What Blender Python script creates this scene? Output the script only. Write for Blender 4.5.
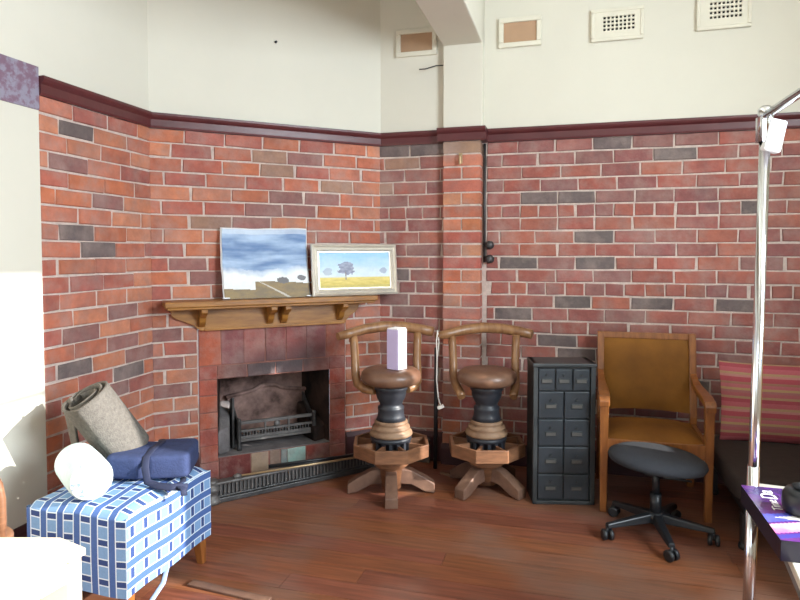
import bpy, bmesh, math, random
from mathutils import Vector, Matrix, noise
PI = math.pi
C = bpy.context.scene.collection
for o in list(bpy.data.objects): bpy.data.objects.remove(o)
rnd = random.Random(7)
scene = bpy.context.scene

# ------------------------------------------------------------------ camera
cam_data = bpy.data.cameras.new('camera'); cam = bpy.data.objects.new('camera', cam_data); C.objects.link(cam)
cam_data.sensor_width = 36; cam_data.lens = 36 * 620 / 800
cam_data.shift_y = -24.15 / 800
cam.location = (0, 0, 1.45)
cam.rotation_euler = (PI / 2 - 0.0387, 0.0008, 0)
cam_data.clip_start = 0.02
scene.camera = cam

# ------------------------------------------------------------------ room frame
aL, aF, aR = math.radians(75.016), math.radians(26.27), math.radians(-15.54)
PA = Vector((-1.49229, 3.71329, 0)); PR = Vector((0.60086, 4.23044, 0))
E1 = Vector((math.cos(aR), math.sin(aR), 0)); E2 = Vector((math.sin(aR), -math.cos(aR), 0))   # along the far wall / into the room
def RW(u, v, z=0): return PR + E1 * u + E2 * v + Vector((0, 0, z))
EF = Vector((math.cos(aF), math.sin(aF), 0)); NF = Vector((math.sin(aF), -math.cos(aF), 0))
def FW(u, v, z=0): return PA + EF * u + NF * v + Vector((0, 0, z))
ZT = 2.192; CO = 0.086; ZC = 3.6

# ------------------------------------------------------------------ world, lights, exposure
w = bpy.data.worlds.new('world'); scene.world = w; w.use_nodes = True
w.node_tree.nodes['Background'].inputs[0].default_value = (0.62, 0.78, 1, 1)
w.node_tree.nodes['Background'].inputs[1].default_value = 1.0
def area(name, loc, direction, sx, sy, power, col):
    l = bpy.data.lights.new(name, 'AREA'); l.shape = 'RECTANGLE'; l.size = sx; l.size_y = sy; l.energy = power; l.color = col
    o = bpy.data.objects.new(name, l); C.objects.link(o); o.location = loc
    o.rotation_euler = Vector(direction).to_track_quat('-Z', 'Y').to_euler(); return o
SIDE_U = 2.9                                         # the window wall on the right
area('side_window_daylight', RW(SIDE_U + .42, 3.45, 2.3), -E1 + E2 * .22 + Vector((0, 0, -.25)), 1.9, 1.7, 268, (.80, .915, 1))
area('back_fill_light', RW(-.5, 7.0, 1.75), -E2, 2.4, 1.7, 20, (.80, .915, 1))  # fill lamp added behind the viewer, no window known there
sun = bpy.data.lights.new('sun', 'SUN'); sun.energy = 8.5; sun.color = (1, .97, .92); sun.angle = math.radians(.6)
so = bpy.data.objects.new('sun', sun); C.objects.link(so)
so.rotation_euler = Vector((-4.4, 1.5, -1.7)).to_track_quat('-Z', 'Y').to_euler()
scene.view_settings.view_transform = 'Standard'
scene.view_settings.look = 'None'
scene.view_settings.gamma = 1
scene.view_settings.use_curve_mapping = False
scene.view_settings.exposure = 0.32

# ------------------------------------------------------------------ helpers
def lin(c): return tuple((x / 12.92 if x <= .04045 else ((x + .055) / 1.055) ** 2.4) for x in c)
def rgb(r, g, b): return lin((r / 255, g / 255, b / 255))
class MB:
    def __init__(s, M=None):
        s.bm = bmesh.new(); s.M = M or Matrix.Identity(4); s.col = None
    def _c(s, faces, mi=0, col=None, smooth=False):
        for f in faces: f.material_index = mi; f.smooth = smooth
        if col is not None:
            if s.col is None: s.col = s.bm.loops.layers.float_color.new('Col')
            for f in faces:
                for l in f.loops: l[s.col] = (*col, 1)
    def v(s, p): return s.bm.verts.new(s.M @ Vector(p))
    def face(s, pts, mi=0, col=None, smooth=False):
        f = s.bm.faces.new([s.v(p) for p in pts]); s._c([f], mi, col, smooth); return f
    def box(s, lo, hi, mi=0, col=None, T=None):
        T = T or Matrix.Identity(4)
        vs = [s.v(T @ Vector((x, y, z))) for x in (lo[0], hi[0]) for y in (lo[1], hi[1]) for z in (lo[2], hi[2])]
        fs = [s.bm.faces.new([vs[i] for i in q]) for q in ((0, 1, 3, 2), (4, 6, 7, 5), (0, 4, 5, 1), (2, 3, 7, 6), (0, 2, 6, 4), (1, 5, 7, 3))]
        s._c(fs, mi, col); return fs
    def hexa(s, b, t, mi=0, col=None):                # b, t: four points each, same winding
        vb = [s.v(p) for p in b]; vt = [s.v(p) for p in t]; n = len(b)
        fs = [s.bm.faces.new(vb[::-1]), s.bm.faces.new(vt)] + [s.bm.faces.new((vb[i], vb[(i + 1) % n], vt[(i + 1) % n], vt[i])) for i in range(n)]
        s._c(fs, mi, col); return fs
    def prism(s, poly, axis, a, b, mi=0, smooth=False):  # polygon of 2D points extruded along an axis
        def P(q, d):
            return {'x': (d, q[0], q[1]), 'y': (q[0], d, q[1]), 'z': (q[0], q[1], d)}[axis]
        return s.hexa([P(q, a) for q in poly], [P(q, b) for q in poly], mi)
    def lathe(s, prof, seg=32, mi=0, c=(0, 0), T=None):
        T = T or Matrix.Identity(4); rings = []
        for r, z in prof:
            if r < 1e-5: rings.append([s.v(T @ Vector((c[0], c[1], z)))])
            else: rings.append([s.v(T @ Vector((c[0] + r * math.cos(2 * PI * i / seg), c[1] + r * math.sin(2 * PI * i / seg), z))) for i in range(seg)])
        fs = []
        for a, b in zip(rings, rings[1:]):
            for i in range(seg):
                j = (i + 1) % seg
                if len(a) == 1 and len(b) == 1: continue
                if len(a) == 1: fs.append(s.bm.faces.new((a[0], b[i], b[j])))
                elif len(b) == 1: fs.append(s.bm.faces.new((a[i], a[j], b[0])))
                else: fs.append(s.bm.faces.new((a[i], a[j], b[j], b[i])))
        s._c(fs, mi, None, True); return fs
    def tube(s, pts, rad, seg=12, mi=0, squash=1.0, cap=True):
        pts = [Vector(p) for p in pts]; n = len(pts)
        if not hasattr(rad, '__len__'): rad = [rad] * n
        up = Vector((0, 0, 1)); rings = []; prev = None
        for i, p in enumerate(pts):
            d = (pts[min(i + 1, n - 1)] - pts[max(i - 1, 0)]).normalized()
            if prev is None:
                x = d.cross(up) if abs(d.dot(up)) < .95 else d.cross(Vector((0, 1, 0)))
            else: x = prev - d * prev.dot(d)
            x.normalize(); prev = x; y = d.cross(x)
            rings.append([s.v(p + (x * math.cos(2 * PI * k / seg) + y * math.sin(2 * PI * k / seg) * squash) * rad[i]) for k in range(seg)])
        fs = []
        for a, b in zip(rings, rings[1:]):
            for k in range(seg): fs.append(s.bm.faces.new((a[k], a[(k + 1) % seg], b[(k + 1) % seg], b[k])))
        s._c(fs, mi, None, True)
        if cap:
            c = [s.bm.faces.new(rings[0][::-1]), s.bm.faces.new(rings[-1])]; s._c(c, mi)
        return fs
    def grid(s, fn, nu, nv, mi=0, colfn=None, smooth=True, wrapu=False):
        vs = [[s.v(fn(i / nu, j / nv)) for j in range(nv + 1)] for i in range(nu if wrapu else nu + 1)]
        for i in range(nu):
            for j in range(nv):
                k = (i + 1) % len(vs)
                f = s.bm.faces.new((vs[i][j], vs[k][j], vs[k][j + 1], vs[i][j + 1]))
                s._c([f], mi, colfn((i + .5) / nu, (j + .5) / nv) if colfn else None, smooth)
    def build(s, name, mats, parent=None, loc=None, rotz=0, bevel=0, seg=2, subsurf=0, fix=True):
        me = bpy.data.meshes.new(name)
        if fix: bmesh.ops.recalc_face_normals(s.bm, faces=s.bm.faces[:])
        s.bm.to_mesh(me); s.bm.free()
        for m in (mats if isinstance(mats, (list, tuple)) else [mats]): me.materials.append(m)
        o = bpy.data.objects.new(name, me); C.objects.link(o)
        if parent: o.parent = parent
        if loc is not None: o.location = loc; o.rotation_euler = (0, 0, rotz)
        if bevel:
            b = o.modifiers.new('bevel', 'BEVEL'); b.width = bevel; b.segments = seg; b.limit_method = 'ANGLE'; b.angle_limit = math.radians(40)
        if subsurf:
            m = o.modifiers.new('smooth', 'SUBSURF'); m.levels = subsurf; m.render_levels = subsurf
        return o
def tag(o, label, cat, group=None, kind=None):
    o['label'] = label; o['category'] = cat
    if group: o['group'] = group
    if kind: o['kind'] = kind
    return o
def thing(name, label, cat, loc, rotz=0, group=None):
    o = bpy.data.objects.new(name, None); C.objects.link(o); o.empty_display_size = .05
    o.location = loc; o.rotation_euler = (0, 0, rotz); return tag(o, label, cat, group)
def struct(o): o['kind'] = 'structure'; return o

# ------------------------------------------------------------------ materials
def mat(name, col, rough=.5, metal=0, var=.12, scale=8, bump=0, bscale=60, attr=False, stretch=(1, 1, 1), dark=None, coat=0, spec=.5, detail=5):
    m = bpy.data.materials.new(name); m.use_nodes = True; nt = m.node_tree; N = nt.nodes; K = nt.links
    b = N['Principled BSDF']; b.inputs['Roughness'].default_value = rough; b.inputs['Metallic'].default_value = metal
    b.inputs['Specular IOR Level'].default_value = spec; b.inputs['Coat Weight'].default_value = coat; b.inputs['Coat Roughness'].default_value = .15
    tc = N.new('ShaderNodeTexCoord'); mp = N.new('ShaderNodeMapping'); mp.inputs['Scale'].default_value = stretch
    K.new(tc.outputs['Object'], mp.inputs[0])
    nz = N.new('ShaderNodeTexNoise'); nz.inputs['Scale'].default_value = scale; nz.inputs['Detail'].default_value = detail; nz.inputs['Roughness'].default_value = .6
    K.new(mp.outputs[0], nz.inputs['Vector'])
    rmp = N.new('ShaderNodeMapRange'); rmp.inputs[1].default_value = .3; rmp.inputs[2].default_value = .7
    K.new(nz.outputs['Fac'], rmp.inputs[0])
    mix = N.new('ShaderNodeMix'); mix.data_type = 'RGBA'
    if attr:
        a = N.new('ShaderNodeAttribute'); a.attribute_name = 'Col'
        mul = N.new('ShaderNodeMix'); mul.data_type = 'RGBA'; mul.blend_type = 'MULTIPLY'; mul.inputs[0].default_value = 1
        rmp.inputs[3].default_value = 1 - var; rmp.inputs[4].default_value = 1 + var
        cc = N.new('ShaderNodeCombineColor')
        for i in range(3): K.new(rmp.outputs[0], cc.inputs[i])
        K.new(a.outputs['Color'], mul.inputs[6]); K.new(cc.outputs[0], mul.inputs[7]); K.new(mul.outputs[2], b.inputs['Base Color'])
    else:
        c0 = lin([x / 255 for x in col]); d0 = lin([x / 255 for x in dark]) if dark else tuple(x * (1 - var) for x in c0)
        mix.inputs[6].default_value = (*d0, 1); mix.inputs[7].default_value = (*[min(1, x * (1 + (0 if dark else var))) for x in c0], 1)
        K.new(rmp.outputs[0], mix.inputs[0]); K.new(mix.outputs[2], b.inputs['Base Color'])
    if bump:
        n2 = N.new('ShaderNodeTexNoise'); n2.inputs['Scale'].default_value = bscale; n2.inputs['Detail'].default_value = 4
        K.new(mp.outputs[0], n2.inputs['Vector'])
        bp = N.new('ShaderNodeBump'); bp.inputs['Strength'].default_value = bump; bp.inputs['Distance'].default_value = .01
        K.new(n2.outputs['Fac'], bp.inputs['Height']); K.new(bp.outputs[0], b.inputs['Normal'])
    return m
M_brick = mat('brick', (0, 0, 0), .8, attr=True, var=.17, scale=14, bump=.35, bscale=70, spec=.3)
def mottle(m, blotch, amount, scale):
    nt = m.node_tree; N = nt.nodes; K = nt.links; b = N['Principled BSDF']; src = b.inputs['Base Color'].links[0].from_socket
    tc = N.new('ShaderNodeTexCoord'); n = N.new('ShaderNodeTexNoise'); n.inputs['Scale'].default_value = scale; n.inputs['Detail'].default_value = 7; n.inputs['Roughness'].default_value = .65
    K.new(tc.outputs['Object'], n.inputs[0]); r = N.new('ShaderNodeMapRange'); r.inputs[1].default_value = .45; r.inputs[2].default_value = .72; r.inputs[4].default_value = amount
    K.new(n.outputs['Fac'], r.inputs[0]); x = N.new('ShaderNodeMix'); x.data_type = 'RGBA'; x.inputs[7].default_value = (*lin([c / 255 for c in blotch]), 1)
    K.new(r.outputs[0], x.inputs[0]); K.new(src, x.inputs[6]); K.new(x.outputs[2], b.inputs['Base Color'])
mottle(M_brick, (168, 146, 138), .62, 5.5); mottle(M_brick, (104, 82, 84), .5, 3.1)  # pale blotches paint in dust and haze, dark ones are brick mottling
M_mortar = mat('mortar', (198, 180, 170), .95, var=.2, scale=20, bump=.6, bscale=90, spec=.2)
M_plaster = mat('cream_plaster', (219, 214, 199), .7, var=.025, scale=1.6, bump=.06, bscale=25, spec=.3)
M_ceil = mat('ceiling_paint', (220, 214, 198), .8, var=.03)
M_trim = mat('maroon_paint', (88, 40, 42), .35, var=.15, scale=6, bump=.1, bscale=30)
M_skirt = mat('dark_maroon_paint', (66, 30, 32), .6, var=.2, scale=6)
M_paint = mat('painted_colours', (0, 0, 0), .6, attr=True, var=.05, scale=40)
M_gloss = mat('printed_card', (0, 0, 0), .22, attr=True, var=.03, scale=20)
M_cloth = mat('woven_cloth', (0, 0, 0), .9, attr=True, var=.06, scale=120, bump=.2, bscale=300, spec=.2)
M_oak = mat('varnished_oak', (172, 118, 52), .38, var=.3, scale=5, stretch=(1, 6, 6), bump=.06, bscale=30, dark=(124, 78, 30))
M_pine = mat('pale_wood', (235, 214, 186), .45, var=.06, scale=4, stretch=(1, 8, 8))
M_stoolw = mat('worn_brown_timber', (146, 102, 72), .45, var=.3, scale=7, stretch=(1, 1, 4), dark=(92, 60, 42), bump=.15, bscale=40)
M_rail = mat('polished_bent_branch', (164, 122, 82), .35, var=.3, scale=6, stretch=(4, 1, 1), dark=(112, 74, 46), bump=.1, bscale=25)
M_seat = mat('brown_padded_hide', (128, 96, 76), .38, var=.2, scale=5, dark=(86, 54, 40), bump=.08, bscale=40)
M_black = mat('black_painted_hub', (42, 44, 50), .45, var=.25, scale=12)
M_ring = mat('bare_grey_timber', (158, 126, 98), .6, var=.3, scale=9, dark=(108, 80, 60), bump=.2, bscale=40)
M_foot = mat('weathered_timber', (128, 96, 78), .55, var=.3, scale=8, dark=(88, 62, 50), bump=.2, bscale=40)
M_iron = mat('blackened_iron', (74, 72, 72), .5, .5, var=.3, scale=15, bump=.15, bscale=60)
M_iron2 = mat('sooty_grey_iron', (104, 100, 98), .55, .4, var=.3, scale=12, bump=.2, bscale=60)
M_brass = mat('tarnished_brass', (186, 160, 124), .4, .5, var=.2, scale=10)
M_soot = mat('sooty_brick', (74, 54, 46), .9, var=.4, scale=5, dark=(24, 21, 21), bump=.3, bscale=30, spec=.2)
M_sootw = mat('ash_stained_back', (176, 142, 132), .9, var=.4, scale=6, dark=(58, 42, 38), bump=.25, bscale=30, spec=.2)
M_ash = mat('ash_grey_stone', (112, 106, 106), .9, var=.3, scale=10, bump=.3, bscale=50)
M_cab = mat('dark_grey_green_enamel', (50, 54, 56), .42, var=.2, scale=7)
M_cab2 = mat('blue_grey_drawer_front', (48, 54, 60), .4, var=.25, scale=7)
M_label = mat('faded_card_label', (84, 82, 78), .6, var=.1)
M_arm = mat('honey_wood', (158, 98, 48), .3, var=.25, scale=6, stretch=(6, 6, 1), dark=(116, 66, 30), coat=.3)
M_velvet = mat('mustard_velvet', (146, 96, 34), .75, var=.3, scale=3, dark=(110, 68, 24), spec=.3)
M_plastic = mat('black_plastic', (30, 32, 36), .4, var=.15)
M_fabric = mat('charcoal_fabric', (44, 46, 52), .9, var=.15, scale=60, bump=.2, bscale=250)
M_brown = mat('dark_brown_upholstery', (52, 42, 39), .85, var=.2, scale=30)
M_chrome = mat('chrome', (220, 222, 226), .12, 1, var=.03)
M_white = mat('white_plastic', (240, 240, 242), .35, var=.02)
M_navy = mat('navy_canvas', (54, 64, 98), .85, var=.15, scale=30, bump=.25, bscale=120, spec=.25)
M_strap = mat('dark_navy_webbing', (34, 40, 66), .8, var=.15)
M_mat = mat('grey_woven_mat', (104, 99, 93), .95, var=.2, scale=70, bump=.5, bscale=160, spec=.15)
M_matd = mat('dark_mat_underside', (60, 56, 52), .95, var=.2, scale=60, bump=.4, bscale=160)
M_towel = mat('pale_blue_towelling', (206, 226, 228), .95, var=.05, scale=50, bump=.3, bscale=200, spec=.2)
M_towel2 = mat('printed_white_towelling', (240, 240, 238), .95, scale=26, dark=(120, 140, 160), bump=.2, bscale=200)
M_towel2.node_tree.nodes['Map Range'].inputs[1].default_value = .36; M_towel2.node_tree.nodes['Map Range'].inputs[2].default_value = .44
M_ventw = mat('cream_vent_paint', (222, 216, 198), .55, var=.04)
M_ventb = mat('tan_board', (178, 144, 114), .8, var=.08, scale=5)
M_hole = mat('dark_void', (22, 20, 20), .95, var=.1)
M_silver = mat('silver_gilt_frame', (214, 206, 192), .35, .45, var=.1, scale=12)
M_cord = mat('white_flex', (216, 210, 200), .5, var=.05)
M_marble = mat('marbled_mauve_border', (126, 98, 116), .5, scale=30, dark=(146, 140, 156), detail=9)
M_marble.node_tree.nodes['Map Range'].inputs[1].default_value = .42; M_marble.node_tree.nodes['Map Range'].inputs[2].default_value = .58
M_glass = mat('window_glass', (235, 240, 245), .05, var=.01); M_glass.node_tree.nodes['Principled BSDF'].inputs['Transmission Weight'].default_value = 1

# floor boards
def floor_mat():
    m = bpy.data.materials.new('worn_red_floorboards'); m.use_nodes = True; nt = m.node_tree; N = nt.nodes; K = nt.links; b = N['Principled BSDF']
    tc = N.new('ShaderNodeTexCoord'); mp = N.new('ShaderNodeMapping'); mp.inputs['Scale'].default_value = (1.2, 16, 1)
    K.new(tc.outputs['Object'], mp.inputs[0])
    n1 = N.new('ShaderNodeTexNoise'); n1.inputs['Scale'].default_value = 3; n1.inputs['Detail'].default_value = 7; K.new(mp.outputs[0], n1.inputs[0])
    n2 = N.new('ShaderNodeTexNoise'); n2.inputs['Scale'].default_value = 1.7; n2.inputs['Detail'].default_value = 6; K.new(tc.outputs['Object'], n2.inputs[0])
    a = N.new('ShaderNodeAttribute'); a.attribute_name = 'Col'
    r1 = N.new('ShaderNodeMapRange'); r1.inputs[1].default_value = .3; r1.inputs[2].default_value = .7; r1.inputs[3].default_value = .68; r1.inputs[4].default_value = 1.3; K.new(n1.outputs['Fac'], r1.inputs[0])
    cc = N.new('ShaderNodeCombineColor'); [K.new(r1.outputs[0], cc.inputs[i]) for i in range(3)]
    mu = N.new('ShaderNodeMix'); mu.data_type = 'RGBA'; mu.blend_type = 'MULTIPLY'; mu.inputs[0].default_value = 1
    K.new(a.outputs['Color'], mu.inputs[6]); K.new(cc.outputs[0], mu.inputs[7])
    r2 = N.new('ShaderNodeMapRange'); r2.inputs[1].default_value = .46; r2.inputs[2].default_value = .68; r2.inputs[4].default_value = .5; K.new(n2.outputs['Fac'], r2.inputs[0])
    wx = N.new('ShaderNodeMix'); wx.data_type = 'RGBA'; wx.inputs[7].default_value = (*rgb(136, 118, 108), 1)
    K.new(r2.outputs[0], wx.inputs[0]); K.new(mu.outputs[2], wx.inputs[6]); K.new(wx.outputs[2], b.inputs['Base Color'])
    r3 = N.new('ShaderNodeMapRange'); r3.inputs[3].default_value = .22; r3.inputs[4].default_value = .5; K.new(n2.outputs['Fac'], r3.inputs[0]); K.new(r3.outputs[0], b.inputs['Roughness'])
    bp = N.new('ShaderNodeBump'); bp.inputs['Strength'].default_value = .12; bp.inputs['Distance'].default_value = .004; K.new(n1.outputs['Fac'], bp.inputs['Height']); K.new(bp.outputs[0], b.inputs['Normal'])
    return m
M_floor = floor_mat()

# ------------------------------------------------------------------ brickwork
PAL_O = [(184, 112, 84), (192, 122, 92), (180, 106, 82), (172, 98, 82), (196, 128, 98), (186, 110, 80), (166, 96, 84), (190, 116, 92)]
PAL_R = [(158, 94, 82), (152, 90, 80), (162, 96, 82), (146, 88, 82), (156, 96, 88), (164, 99, 82), (142, 88, 84), (160, 92, 80)]
SPEC = {'g': (106, 95, 92), 'p': (142, 98, 92), 'b': (158, 122, 102)}
def brick(mb, a, b, z0, z1, col, rr, y0=0.0, depth=.006, mi=2):
    j = lambda s=.0032: rr.uniform(-s, s)
    d = depth + rr.uniform(-.002, .003); e = .004
    out = [(a + j(), y0, z0 + j()), (b + j(), y0, z0 + j()), (b + j(), y0, z1 + j()), (a + j(), y0, z1 + j())]
    ins = [(out[0][0] + e, y0 - d, out[0][2] + e), (out[1][0] - e, y0 - d, out[1][2] + e), (out[2][0] - e, y0 - d, out[2][2] - e), (out[3][0] + e, y0 - d, out[3][2] - e)]
    k = rr.uniform(.9, 1.1); c = tuple(x * k for x in rgb(*col))
    mb.face(ins, mi, c)
    for i in range(4): mb.face([out[i], out[(i + 1) % 4], ins[(i + 1) % 4], ins[i]], mi, c)
def courses(mb, u0, u1, pal, dark, seed, headers=True, hole=None, y0=0.0, ztop=ZT):
    rr = random.Random(seed); k = 0
    while True:
        z1 = ztop - CO * k - .005; z0 = ztop - CO * (k + 1) + .005
        if z0 < 0: break
        L = .121 if (headers and k % 6 == 5) else .243
        if headers and k % 6 == 5: x = u0 - rr.uniform(0, .12)
        else: x = u0 - (L / 2 if k % 2 else 0) - rr.uniform(0, .07)
        while x < u1:
            a = max(x, u0); n = L * rr.uniform(.95, 1.05); b = min(x + n - .009 - (rr.random() < .15) * .008, u1 - .003); x += n
            if b - a < .025: continue
            segs = [(a, b)]
            if hole and z0 < hole[2]:
                segs = [s for s in ((a, min(b, hole[0] - .006)), (max(a, hole[1] + .006), b)) if s[1] - s[0] > .02]
            for s0, s1 in segs:
                col = pal[rr.randrange(len(pal))]
                for du, dk, t in dark:
                    if dk == k and s0 - .006 < du < s1 + .006: col = SPEC[t]
                if rr.random() < .02: col = SPEC['p']
                brick(mb, s0, s1, z0, z1, col, rr, y0)
        k += 1
DK_L = [(-.55,1,'g'),(-.4,5,'p'),(-.48,7,'g'),(-.36,8,'g'),(-.68,13,'g'),(-.5,13,'p'),(-.3,12,'p'),(-.36,14,'p'),(-.67,15,'g'),(-.11,16,'g'),(-.23,15,'p'),(-.74,3,'p'),(-.24,17,'p'),(-.07,15,'p')]
DK_F = [(.75,1,'b'),(.98,1,'p'),(.87,2,'b'),(1.23,3,'b'),(.88,4,'p'),(1.12,4,'p'),(1.0,5,'p'),(.12,9,'b'),(.22,9,'p'),(.4,10,'p'),(.74,5,'p'),(.63,6,'p'),(.07,14,'p'),(.07,18,'p'),(.29,6,'b')]
DK_R = [(-.74,0,'g'),(-.62,0,'g'),(-.44,0,'g'),(-.7,1,'b'),(-.48,1,'b'),(-.62,2,'p'),(-.7,3,'b'),(-.59,4,'p'),(-.55,8,'p'),(-.62,10,'g'),(-.59,12,'p'),(-.59,13,'p'),(.88,0,'g'),(.79,1,'p'),(.45,4,'g'),(.67,4,'g'),(1.02,0,'p'),(1.25,0,'p'),(1.06,1,'g'),(.78,7,'g'),(.29,9,'g'),(.53,9,'p'),(.73,9,'g'),(.1,9,'g'),(.44,12,'g'),(.14,13,'g'),(1.14,12,'g'),(1.62,12,'g'),(1.54,16,'g'),(1.38,18,'g'),(.35,15,'g'),(.62,16,'g'),(.9,4,'p'),(1.08,4,'p'),(1.63,5,'g'),(1.71,9,'p'),(.08,1,'p'),(.91,10,'p'),(.98,13,'p')]
WM = [M_plaster, M_mortar, M_brick]
def rect(mb, u0, u1, z0, z1, y, mi): mb.face([(u0, y, z0), (u1, y, z0), (u1, y, z1), (u0, y, z1)], mi)

# left wall (brick bay, then plaster towards the viewer)
mb = MB(); rect(mb, -.80, 0, 0, ZT, 0, 1); rect(mb, -.80, 0, ZT, ZC, -.004, 0)
courses(mb, -.80, .004, PAL_O, DK_L, 11, headers=False)
mb.box((-6.0, -.005, 0), (-.803, .12, ZC), 0); mb.box((-.803, -.003, ZT), (-.79, .12, ZC), 0)
struct(mb.build('wall_left', WM, loc=PA, rotz=aL, fix=False))
# corner wall with the chimney breast across it
HOLE = (.265, 1.237, .968)
mb = MB(); rect(mb, 0, HOLE[0], 0, ZT, 0, 1); rect(mb, HOLE[1], 1.512, 0, ZT, 0, 1); rect(mb, HOLE[0], HOLE[1], HOLE[2], ZT, 0, 1); rect(mb, 0, 1.512, ZT, ZC, -.004, 0)
courses(mb, 0, 1.509, PAL_O, DK_F, 5, headers=False, hole=HOLE)
struct(mb.build('wall_corner', WM, loc=PA, rotz=aF, fix=False))
# far wall: recess left of the pier, then the long wall to the right
mb = MB(); rect(mb, -.80, -.28, 0, ZT, -.05, 1); rect(mb, -.80, -.28, ZT, ZC, -.054, 0)
rect(mb, -.06, SIDE_U + .1, 0, ZT, 0, 1); rect(mb, -.06, SIDE_U + .1, ZT, ZC, -.004, 0)
courses(mb, -.77, -.28, PAL_R, DK_R, 21, y0=-.05); courses(mb, -.008, SIDE_U, PAL_R, DK_R, 33)
struct(mb.build('wall_far', WM, loc=PR, rotz=aR, fix=False))
# brick pier
mb = MB(); mb.box((-.290, -.098, 0), (-.044, .02, ZT), 1); mb.box((-.293, -.102, ZT), (-.03, .02, ZC), 0)
rr = random.Random(3)
for k in range(25):
    z1 = ZT - CO * k - .006; z0 = ZT - CO * (k + 1) + .006
    runs = [(-.294, -.04)] if k % 2 or k == 0 else [(-.294, -.172), (-.162, -.04)]
    for a, b in runs:
        col = PAL_O[rr.randrange(len(PAL_O))] if k else SPEC['b']
        c = tuple(x * rr.uniform(.9, 1.1) for x in rgb(*col)); j = lambda: rr.uniform(-.002, .002)
        mb.box((a + j(), -.104 + j(), z0 + j()), (b + j(), 0, z1 + j()), 2, c)
struct(mb.build('wall_pier', WM, loc=PR, rotz=aR, bevel=.003, seg=1))
# side wall: tall window and added sun slit; wall behind: added fill window
def window_wall(name, P, ang, length, openings):
    m = MB(); T = .32; x = 0
    for (w0, w1, z0, z1, num) in openings:
        for (a, b, c, d) in ((x, w0, 0, ZC), (w0, w1, 0, z0), (w0, w1, z1, ZC)): m.box((a, 0, c), (b, T, d))
        x = w1
    m.box((x, 0, 0), (length, T, ZC))
    struct(m.build(name, M_plaster, loc=P, rotz=ang))
    for (w0, w1, z0, z1, num) in openings:
        if w1 - w0 < .3: continue
        f = MB(); t = .05
        for (a, b, c, d) in ((w0, w0 + t, z0, z1), (w1 - t, w1, z0, z1), (w0, w1, z0, z0 + t), (w0, w1, z1 - t, z1)):
            f.box((a, .09, c), (b, .14, d))
        struct(f.build('window_%d' % num, M_white, loc=P, rotz=ang))
LEN = 7.06
window_wall('wall_right', RW(SIDE_U, 0), aR - PI / 2, LEN, [(.79, .97, 1.1, 2.35, 3), (2.1, 4.5, 1.1, 3.2, 1)])  # narrow slit is added to throw a stripe of sun across the stools
BR = RW(SIDE_U, LEN); window_wall('wall_behind', BR, aR + PI, 4.95, [(2.0, 4.4, .9, 2.6, 2)])
# floor and ceiling
rr = random.Random(12); mb = MB(); k = 0; v = -.9
while v < 7.4:
    u = -3.2 - rr.uniform(0, 2)
    while u < 3.4:
        n = rr.uniform(2.2, 4.5); c = rgb(*rr.choice([(130, 78, 56), (134, 82, 54), (126, 74, 56), (132, 84, 60), (134, 80, 54)])); k = rr.uniform(.86, 1.12)
        a, b = max(u, -3.2), min(u + n - .002, 3.2)
        if b > a: mb.box((a, -v - .123, -.02), (b, -v, rr.uniform(-.0006, 0)), 0, tuple(x * k for x in c))
        u += n
    v += .125
mb.box((-3.2, -7.4, -.05), (3.2, .9, -.012), 1)
struct(mb.build('floor', [M_floor, M_hole], loc=PR, rotz=aR))
mb = MB(); mb.box((-3.2, -7.4, ZC), (3.2, .9, ZC + .05)); struct(mb.build('ceiling', M_ceil, loc=PR, rotz=aR))
# boxed beam running out from the pier
mb = MB(); mb.box((-.293, -6.9, 2.828), (-.030, .01, ZC)); struct(mb.build('trim_1', M_plaster, loc=PR, rotz=aR, bevel=.008))
# dado rails: moulded maroon strip with a ledge
RAIL = [(0, 0), (-.018, 0), (-.022, .012), (-.022, .05), (-.034, .062), (-.04, .074), (-.04, .088), (0, .088)]
def rail(name, P, ang, u0, u1, y0=0):
    m = MB(); m.prism([(y0 + p[0], ZT - .005 + p[1]) for p in RAIL], 'x', u0, u1); struct(m.build(name, M_trim, loc=P, rotz=ang))
rail('trim_2', PA, aL, -.803, .02); rail('trim_3', PA, aF, -.008, 1.52); rail('trim_4', PR, aR, -.79, -.29, -.05); rail('trim_5', PR, aR, -.05, SIDE_U)
m = MB(); pr = [(-.10 + p[0], ZT - .002 + p[1]) for p in RAIL]; m.prism(pr, 'x', -.330, -.004)
m.box((-.330, -.10, ZT - .002), (-.292, -.04, ZT + .086)); m.box((-.040, -.10, ZT - .002), (-.004, 0, ZT + .086)); struct(m.build('trim_6', M_trim, loc=PR, rotz=aR))
m = MB(); m.box((-5.9, -.012, 2.115), (-.805, -.003, 2.315)); struct(m.build('trim_7', M_marble, loc=PA, rotz=aL))
# skirting
def skirt(name, P, ang, u0, u1, y0=0, h=.2):
    m = MB(); m.prism([(y0, 0), (y0 - .026, 0), (y0 - .026, h - .03), (y0 - .014, h), (y0, h)], 'x', u0, u1); struct(m.build(name, M_skirt, loc=P, rotz=ang))
skirt('baseboard_left', PA, aL, -5.9, 0); skirt('baseboard_corner_left', PA, aF, 0, .262); skirt('baseboard_corner_right', PA, aF, 1.24, 1.515)
skirt('baseboard_recess', PR, aR, -.78, -.296, -.05); skirt('baseboard_pier', PR, aR, -.299, -.036, -.104, .14); skirt('baseboard_far', PR, aR, -.05, SIDE_U, 0, .14)

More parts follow.
